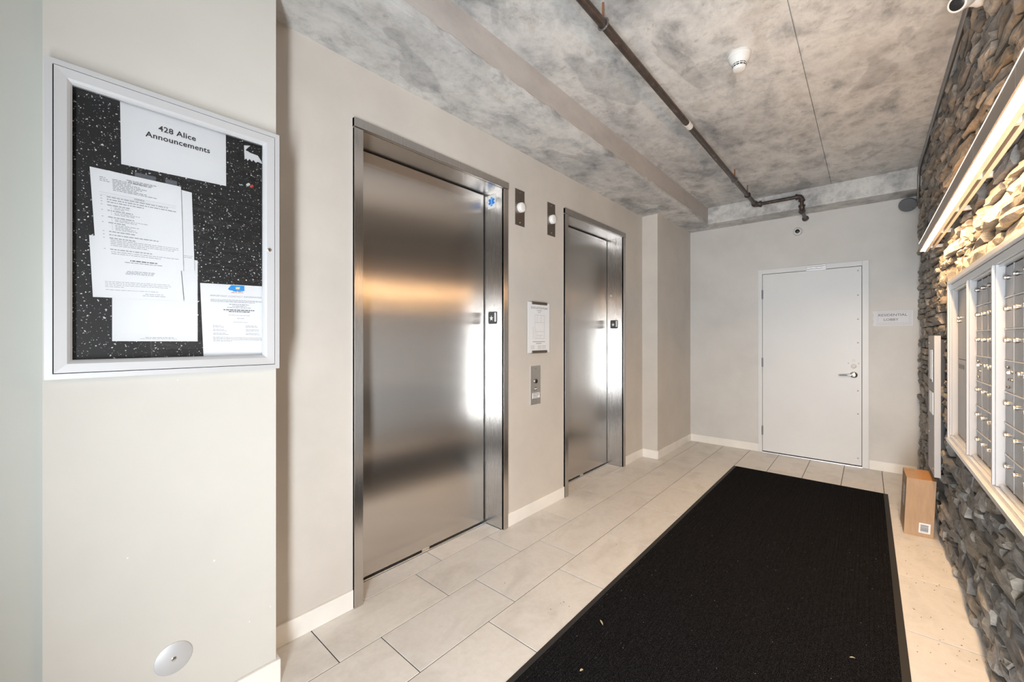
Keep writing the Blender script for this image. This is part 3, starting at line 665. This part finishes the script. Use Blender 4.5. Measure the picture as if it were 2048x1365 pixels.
# ------------------------------------------------------------------ conduit and round grey sensor at the right
MB().tube([(2.395, YB+.01, 3.038), (2.395, 3.5, 3.038), (2.395, 5.36, 3.038), (2.392, 5.44, 3.02), (2.390, 5.485, 2.96), (2.390, 5.505, 2.88), (2.394, 5.56, 2.80), (2.398, 5.66, 2.772), (2.392, 5.74, 2.765)], .0115, 10).build('conduit_pipe', 'conduit', None, True, label='thin grey conduit along the top of the stone wall', cat='conduit')
e = thing('round_sensor', 'grey round disc sensor in the far right ceiling corner', 'sensor', (2.333, 5.76, 2.70))
MB().lathe((2.330, 5.74, 2.765), (-.12, -.80, -.55), [(0, .066), (.006, .070), (.020, .070), (.025, .066), (.026, .001)], 32).build('disc', 'grey_metal', e, True)
MB().tube([(2.335, 5.76, 2.778), (2.340, YE-.001, 2.79)], .022, 12).build('stem', 'grey_metal', e, True)
MB().tube([(2.362, 5.745, 2.765), (2.395, 5.735, 2.765)], .012, 10).build('arm', 'grey_metal', e, True)
MB().lathe((2.362, 5.70, 2.712), (-.12, -.80, -.55), [(0, .006), (.012, .006), (.013, .001)], 8).build('bolt', 'grey_metal', e, True)

# ------------------------------------------------------------------ entrance mat
e = thing('entrance_mat', 'black ribbed entrance mat with rubber edge on the tiles', 'mat', (1.53, 2.3, 0))
mx0, mx1, my0, my1 = .911, 2.160, -.25, 4.985; bw = .030
def edge(P, Q, p, q):
    return MB().add([(*P, .0008), (*Q, .0008), (*q, .0008), (*p, .0008), (*P, .0025), (*Q, .0025), (*q, .0085), (*p, .0085)], [(0,3,2,1), (4,5,6,7), (0,1,5,4), (1,2,6,5), (2,3,7,6), (3,0,4,7)])
O = [(mx0, my0), (mx1, my0), (mx1, my1), (mx0, my1)]; I = [(mx0+bw, my0+bw), (mx1-bw, my0+bw), (mx1-bw, my1-bw), (mx0+bw, my1-bw)]
for k in range(4): edge(O[k], O[(k+1) % 4], I[k], I[(k+1) % 4]).build('rubber_edge', 'rubber', e)
# ribbed pile: a real corrugated sheet
m = MB(); nr = 150; vs = []; x0, x1, y0, y1 = mx0+bw, mx1-bw, my0+bw, my1-bw
for i in range(nr+1):
    x = x0+(x1-x0)*i/nr; z = .0088+(.0026 if i % 2 else 0); vs += [(x, y0, z), (x, y1, z)]
m.add(vs, [(2*i, 2*i+2, 2*i+3, 2*i+1) for i in range(nr)]); m.build('pile', 'carpet', e, fix=False)
def leaf_obj(x, y, z, L_, w, a, label):
    ca, sa = math.cos(a), math.sin(a); m = MB(); pts = []
    for t_, s1 in ((0, 0), (.2, .6), (.5, 1), (.8, .6), (1, 0), (.8, -.6), (.5, -1), (.2, -.6)):
        u, v = (t_-.5)*L_, s1*w; pts.append((x+u*ca-v*sa, y+u*sa+v*ca, z+.003*abs(s1)))
    m.prism(pts, (0, 0, .0012)).build('dry_leaf', 'leaf', None, label=label, cat='leaf', group='leaf litter on the mat')
leaf_obj(1.041, 1.791, .0125, .040, .004, 2.45, 'curled tan leaf near the left edge of the mat')
leaf_obj(1.974, 2.315, .0125, .022, .003, .5, 'small pale leaf near the right side of the mat')
leaf_obj(1.120, 1.478, .0125, .018, .005, 1.2, 'greenish leaf bit at the near left of the mat')
m = MB(); rr = random.Random(11)
for k in range(110):
    y = 1.6+2.6*rr.random()**1.3; x = 2.19+.20*rr.random()
    if rr.random() < .25: x = .3+.6*rr.random()
    s_ = .0012+.0022*rr.random(); a = rr.random()*3
    m.prism([(x+s_*math.cos(a+q), y+s_*math.sin(a+q), .0004) for q in (0, 1.7, 3.3, 4.9)], (0, 0, .0012))
m.build('floor_grit', 'grit', None, label='scattered brown grit on the tiles beside the mat', cat='grit', kind='stuff')

# ------------------------------------------------------------------ cardboard box
e = thing('cardboard_box', 'brown taped cardboard box standing against the stone wall', 'box', (2.29, 4.22, 0))
ang = math.radians(4); H_, W_, D_ = .405, .150, .300; O_ = Vector((2.219, 4.072, .0008))
ux = Vector((math.cos(ang), math.sin(ang), 0)); uy = Vector((-math.sin(ang)*.3, 1, 0)).normalized(); uz = Vector((.040, .006, 1)).normalized()
def bp(a, b, c): return O_+ux*a+uy*b+uz*c
def slab(a0, a1, b0, b1, c0, c1): return MB().add([bp(a, b, c) for c in (c0, c1) for a, b in ((a0, b0), (a1, b0), (a1, b1), (a0, b1))], [(0,3,2,1),(4,5,6,7),(0,1,5,4),(1,2,6,5),(2,3,7,6),(3,0,4,7)])
tk = .004
for nm, q in (('side_panel', (0, W_, 0, tk, 0, H_-tk)), ('side_panel', (0, W_, D_-tk, D_, 0, H_-tk)), ('side_panel', (0, tk, tk, D_-tk, 0, H_-tk)), ('side_panel', (W_-tk, W_, tk, D_-tk, 0, H_-tk)),
              ('bottom_panel', (tk, W_-tk, tk, D_-tk, 0, tk)), ('top_flap', (0, W_/2-.0008, 0, D_, H_-tk, H_)), ('top_flap', (W_/2+.0008, W_, 0, D_, H_-tk, H_))):
    slab(*q).build(nm, 'cardboard', e)
slab(W_*.42, W_*.98, .002, D_, H_, H_+.0006).build('packing_tape', 'tape_brown', e)
lb = slab(W_*.50, W_*.89, -.0008, 0, .028, .098).build('shipping_label', 'paper', e)
m = MB(); rr = random.Random(2); c = .036
while c < .088:
    h_ = rr.choice((.0009, .0016, .0024)); q = [bp(a, -.0012, cc_) for a, cc_ in ((W_*.55, c), (W_*.82, c), (W_*.82, c+h_), (W_*.55, c+h_))]; m.add(q, [(0, 1, 2, 3)]); c += h_+rr.choice((.0012, .0018))
m.build('barcode', 'ink_bold', lb, fix=False, kind='stuff')
l2 = slab(-.0008, 0, .10, .20, .17, .32).build('side_label', 'sign_dash', e)
m = MB()
for k in range(5): m.add([bp(-.0012, b, c) for b, c in ((.115, .19+.025*k), (.185-.01*(k % 3), .19+.025*k), (.185-.01*(k % 3), .20+.025*k), (.115, .20+.025*k))], [(0, 1, 2, 3)])
m.build('print', 'paper', l2, fix=False, kind='stuff')

# ------------------------------------------------------------------ tall steel panel on the stone wall
e = thing('wall_panel', 'tall narrow steel access panel on the stone wall', 'panel', (2.38, 4.18, .46))
box('plate', (2.366, 2.398, 4.0, 4.36, .455, 1.426), 'mail_edge', e, .002)
box('window_recess', (2.3648, 2.3664, 4.10, 4.25, 1.10, 1.325), 'aluminium', e)
box('slot_shadow', (2.3642, 2.3652, 4.10, 4.25, 1.10, 1.115), 'black', e)
fl = box('flap', (2.3640, 2.3664, 4.05, 4.27, .875, 1.03), 'aluminium', e, .001)
box('flap_gap', (2.3646, 2.3662, 4.045, 4.275, 1.031, 1.036), 'black', e)
for y, z in ((4.30, 1.37), (4.30, .72), (4.06, .50)): MB().lathe((2.366, y, z), (-1, 0, 0), [(0, .008), (.004, .007), (.005, .001)], 10).build('screw', 'conduit', e)
box('mounting_block', (2.398, 2.425, 4.05, 4.31, .50, 1.40), 'charcoal', e)

# ------------------------------------------------------------------ mailboxes in the stone wall
MY0, MY1, MZ0, MZ1 = 1.31, 3.620, .787, 1.755
e = thing('mailbox_surround', 'aluminium frame around the wall of mailboxes', 'frame', (2.41, 2.46, MZ0))
xf = 2.388
box('side_rail', (xf, 2.452, MY1-.022, MY1, MZ0, MZ1), 'mail_edge', e, .0015); box('side_rail', (xf, 2.452, MY0, MY0+.022, MZ0, MZ1), 'mail_edge', e, .0015)
box('top_rail', (xf, 2.452, MY0+.022, MY1-.022, MZ1-.022, MZ1), 'aluminium', e, .0015)
box('head_filler', (2.404, 2.440, MY0+.022, MY1-.022, MZ1-.055, MZ1-.024), 'aluminium', e, .001)
box('bottom_rail', (xf-.006, 2.452, MY0+.022, MY1-.022, MZ0, MZ0+.020), 'aluminium', e, .0015)
box('sill_step', (2.398, 2.440, MY0+.022, MY1-.022, MZ0+.0205, MZ0+.038), 'aluminium', e, .001)
MB().box(2.4525, 2.458, MY0, MY1, MZ0, MZ1).build('backing', 'dark_gap', e)
zb0, zb1 = MZ0+.039, MZ1-.056; dx = 2.428; UW = .555
def mail_unit(y0, label, kind):
    y1 = y0+UW; u = thing('mailbox_unit', label, 'mailbox', (2.43, y0+UW/2, zb0), 'mailbox units in the stone wall')
    box('body', (dx+.004, 2.451, y0+.002, y1-.002, zb0, zb1), 'dark_gap', u)
    # rim: the far-side stile stands proud of the doors and catches the assumed daylight
    box('stile', (2.396, dx+.012, y1-.014, y1-.001, zb0, zb1), 'mail_edge', u, .001)
    box('stile', (2.404, dx+.012, y1-.026, y1-.0145, zb0, zb1), 'mail_edge', u, .001)
    box('stile', (2.418, dx+.012, y0+.001, y0+.010, zb0, zb1), 'mail_edge', u, .001)
    for za, zb_ in ((zb0, zb0+.010), (zb1-.010, zb1)): box('rail', (2.412, dx+.012, y0+.010, y1-.0265, za, zb_), 'aluminium', u, .001)
    a0, a1, c0, c1 = y0+.012, y1-.028, zb0+.012, zb1-.012
    def lock(y, z, dr):
        l = MB().lathe((dx, y, z), (-1, 0, 0), [(0, .0095), (.003, .0095), (.004, .0075), (.009, .0072), (.010, .005), (.0102, .001)], 12).build('lock', 'lock_metal', dr, True)
    def door(ya, yb, za, zb_):
        return box('door', (dx, dx+.010, ya+.0012, yb-.0012, za+.0012, zb_-.0012), 'mail_door', u, .0012)
    if kind == 'parcel':
        zm = c0+(c1-c0)*.53
        d1 = door(a0, a1, zm, c1); lock(a1-.05, zm+.30*(c1-zm)+.12, d1); lock(a1-.05, zm+.22, d1)
        d2 = door(a0, a1, c0, zm); box('slot', (dx-.001, dx+.001, a1-.20, a1-.03, zm-.055, zm-.030), 'black', d2); lock(a0+.06, c0+.2, d2)
        return
    R, Cn = 7, 4; rh, cw = (c1-c0)/R, (a1-a0)/Cn
    for r in range(1, R): box('shelf_strip', (dx-.0035, dx+.010, a0, a1, c0+rh*r-.002, c0+rh*r+.002), 'aluminium', u)
    for c_ in range(1, Cn): box('divider_strip', (dx-.0015, dx+.010, a0+cw*c_-.002, a0+cw*c_+.002, c0, c1), 'mail_edge', u)
    for r in range(R):
        za, zb_ = c0+rh*r+.002, c0+rh*(r+1)-.002
        cells = [(i, i+1) for i in range(Cn)]
        if r == 3: cells = [(0, 1), (1, 2), (2, 4)]
        for i, j in cells:
            ya, yb = a0+cw*i+.002, a0+cw*j-.002; dr = door(ya, yb, za, zb_)
            if j-i == 2:      # carrier's access door with arrow lock hardware
                lock(ya+.035, (za+zb_)/2+.02, dr)
                for q, w_ in ((.02, .03), (.055, .03), (.055, -.0), (.02, 0), (-.01, .045), (-.005, -.03)):
                    MB().lathe((dx, yb-.05-q, (za+zb_)/2+w_-.01), (-1, 0, 0), [(0, .006), (.004, .0055), (.006, .001)], 8).build('rivet', 'conduit', dr)
                MB().tube([(dx-.006, yb-.075, (za+zb_)/2+.02), (dx-.010, yb-.105, (za+zb_)/2+.018)], .004, 8).build('hasp', 'chrome', dr, True)
            else: lock(yb-.030, za+rh*.62, dr)
mail_unit(3.043, 'parcel locker mailbox unit at the far end', 'parcel')
mail_unit(2.488, 'mailbox unit next to the far parcel locker', 'letter')
mail_unit(1.933, 'nearest visible mailbox unit at the right edge', 'letter')
mail_unit(1.378, 'mailbox unit nearest the assumed doorway, beyond the right edge', 'letter')
box('mail_end_filler', (2.404, 2.452, MY0+.0225, 1.3775, zb0, zb1), 'mail_edge', e)

# ------------------------------------------------------------------ linear wall light over the mailboxes
ly0, ly1 = 1.32, 4.27; fx = 2.310; fz0, fz1 = 2.050, 2.110
e = thing('wall_light', 'long linear warm light fixture on the stone wall', 'wall light', (2.34, (ly0+ly1)/2, fz0))
box('fascia', (fx, fx+.006, ly0, ly1, fz0, fz1), 'fixture', e, .001)
box('top_plate', (fx+.006, fx+.045, ly0, ly1, fz1-.006, fz1-.002), 'fixture', e)
box('top_glow_strip', (fx-.0012, fx+.004, ly0, ly1, fz1+.0002, fz1+.0016), 'led_edge', e)
box('diffuser', (fx+.007, fx+.028, ly0+.01, ly1-.01, fz0+.004, fz0+.012), 'led', e)
box('inner_rail', (fx+.0285, fx+.045, ly0, ly1, fz0-.006, fz1-.007), 'fixture_rail', e, .001)
box('wall_rail', (2.372, 2.386, ly0, ly1, fz0+.005, fz0+.030), 'fixture_rail', e, .001)
y = ly1-.10
while y > ly0:
    box('bracket', (fx+.045, 2.440, y-.012, y+.012, fz0+.006, fz0+.026), 'fixture_rail', e, .001)
    box('fascia_joint', (fx-.0008, fx, y-.30, y-.296, fz0+.002, fz1-.002), 'chrome', e)
    y -= .56
for y in (ly0-.003, ly1): box('end_cap', (fx, fx+.045, y, y+.003, fz0, fz1), 'fixture', e)
L_ = area('linear_lamp', (fx+.020, (ly0+ly1)/2, fz0-.003), (.42, 0, -1), .022, ly1-ly0-.04, 27, (1.0, .61, .29))
L_.rotation_euler = Matrix(((0, 1, 0), (0, 0, 0), (0, 0, 0))).to_3x3().to_euler() if False else L_.rotation_euler
zax = -Vector((.12, 0, -1)).normalized(); yax = Vector((0, 1, 0)); xax = yax.cross(zax)
L_.rotation_euler = Matrix((xax, yax, zax)).transposed().to_euler()
U_ = area('linear_uplight', (fx+.030, (ly0+ly1)/2, fz1+.006), (0, 0, 1), .02, ly1-ly0-.04, 4.2, (1.0, .60, .32))
zax = -Vector((-.55, 0, 1)).normalized(); xax = yax.cross(zax); U_.rotation_euler = Matrix((xax, yax, zax)).transposed().to_euler()

# ------------------------------------------------------------------ stacked stone wall
wr_ = struct(box('wall_right', (XS, 2.7, YB, YE, -0.05, 3.2), 'mortar'), 'stacked ledgestone wall around the mailboxes', 'wall')
rs = random.Random(21)
TONES = [(.330,.310,.288), (.290,.278,.264), (.345,.318,.282), (.245,.236,.228), (.320,.288,.250), (.385,.358,.326), (.275,.266,.260), (.335,.295,.248)]
def stone_mesh(y0, y1, z0, z1_):
    g = .0022; y0 += g*rs.random(); y1 -= g; z0 += g*rs.random(); z1_ -= g
    w, h = y1-y0, z1_-z0; nx = 4 if w > .13 else 3; nz = 3 if h > .06 else 2
    front = 2.418+rs.uniform(-.020, .014); ty = rs.uniform(-.10, .10); tz = rs.uniform(-.16, .16)
    vs = []; fs = []
    for j in range(nz+1):
        for i in range(nx+1):
            a, b = i/nx, j/nz
            edge_ = (i in (0, nx)) or (j in (0, nz)); corner = (i in (0, nx)) and (j in (0, nz))
            x = front + ty*(a-.5)*w + tz*(b-.5)*h + rs.uniform(-.008, .008) + (.006 if edge_ else 0) + (.006 if corner else 0)
            jy = rs.uniform(-.25, .25)*w/nx if 0 < i < nx else (rs.uniform(0, .006) if i == 0 else -rs.uniform(0, .006))
            jz = rs.uniform(-.22, .22)*h/nz if 0 < j < nz else (rs.uniform(0, .006) if j == 0 else -rs.uniform(0, .006))
            vs.append((min(x, XS-.008), y0+a*w+jy, z0+b*h+jz))
    n1 = nx+1
    for j in range(nz):
        for i in range(nx):
            a = j*n1+i; q = (a, a+n1, a+n1+1, a+1)
            if rs.random() < .5: fs += [(q[0], q[1], q[2]), (q[0], q[2], q[3])]
            else: fs += [(q[0], q[1], q[3]), (q[1], q[2], q[3])]
    ring = list(range(n1)) + [j*n1+nx for j in range(1, nz+1)] + [nz*n1+i for i in range(nx-1, -1, -1)] + [j*n1 for j in range(nz-1, 0, -1)]
    base = len(vs)
    for k in ring: p = vs[k]; vs.append((XS+.002, p[1], p[2]))
    for k in range(len(ring)): fs.append((ring[k], ring[(k+1) % len(ring)], base+(k+1) % len(ring), base+k))
    tone = rs.choice(TONES); k = rs.uniform(.70, 1.08)
    return vs, fs, tuple(c*k for c in tone)
def rows(z0, z1_):
    hs = []
    while sum(hs) < z1_-z0-.03: hs.append(rs.choice((.040, .052, .062, .072, .085, .100)))
    s_ = (z1_-z0)/sum(hs); out = []; z = z0
    for h in hs: out.append((z, z+h*s_)); z += h*s_
    return out
stones = []
SY0 = .5
for zlo, zhi, spans in ((.001, .785, [(SY0, YE-.002)]), (.785, 1.757, [(SY0, MY0-.002), (MY1+.002, YE-.002)]), (1.757, ZC-.002, [(SY0, YE-.002)])):
    for za, zb_ in rows(zlo, zhi):
        for s0, s1 in spans:
            if zb_ > 1.757 or True:
                y = s0
                while y < s1-.001:
                    L = rs.choice((.08, .12, .15, .19, .24, .30, .36))*rs.uniform(.85, 1.15)
                    if y+L > s1-.06: L = s1-y
                    if zb_-za > .07 and rs.random() < .35 and L < .26:   # two thin stones in a tall course
                        zm = za+(zb_-za)*rs.uniform(.4, .6); stones.append((y, y+L, za, zm)); stones.append((y, y+L, zm, zb_))
                    else: stones.append((y, y+L, za, zb_))
                    y += L
# the stones that show largest in the photograph become objects of their own
Fv = Vector((-math.sin(.7193), math.cos(.7193), 0)); Rv = Vector((math.cos(.7193), math.sin(.7193), 0)); Cv = Vector((2.026, 0, 1.41))
def proj(x, y, z):
    d = Vector((x, y, z))-Cv; q = d.dot(Fv); return (1024+813.4*d.dot(Rv)/q, 676.5-813.4*d.z/q) if q > .05 else (9e9, 0)
def shown(s_):
    P = [proj(2.42, s_[0], s_[2]), proj(2.42, s_[1], s_[2]), proj(2.42, s_[1], s_[3]), proj(2.42, s_[0], s_[3])]
    P = [(min(max(u, 0), 2048), min(max(v, 0), 1365)) for u, v in P]
    A = abs(sum(P[i][0]*P[(i+1) % 4][1]-P[(i+1) % 4][0]*P[i][1] for i in range(4)))/2
    cy, cz = (s_[0]+s_[1])/2, (s_[2]+s_[3])/2
    return A
order = sorted(range(len(stones)), key=lambda i: -shown(stones[i])); single = set(order[:296])
def stone_obj(name, vs, fs, tones, **pr):
    me = bpy.data.meshes.new(name); me.from_pydata([Vector(v)-wloc(wr_) for v in vs], [], fs)
    at = me.color_attributes.new('tone', 'FLOAT_COLOR', 'POINT'); at.data.foreach_set('color', [c for t_ in tones for c in (*t_, 1)])
    me.materials.append(M['stone']); o = bpy.data.objects.new(name, me); COL.objects.link(o); o.parent = wr_; props(o, **pr)
V_, F_, T_ = [], [], []
for i, s_ in enumerate(stones):
    vs, fs, tn = stone_mesh(*s_)
    if i in single: stone_obj('stone', vs, fs, [tn]*len(vs))
    else:
        n = len(V_); V_ += vs; F_ += [tuple(k+n for k in f) for f in fs]; T_ += [tn]*len(vs)
stone_obj('stone_remainder', V_, F_, T_, kind='stuff', label='smaller grey and tan ledgestones')
print('stones', len(stones), 'objects', len(bpy.data.objects))
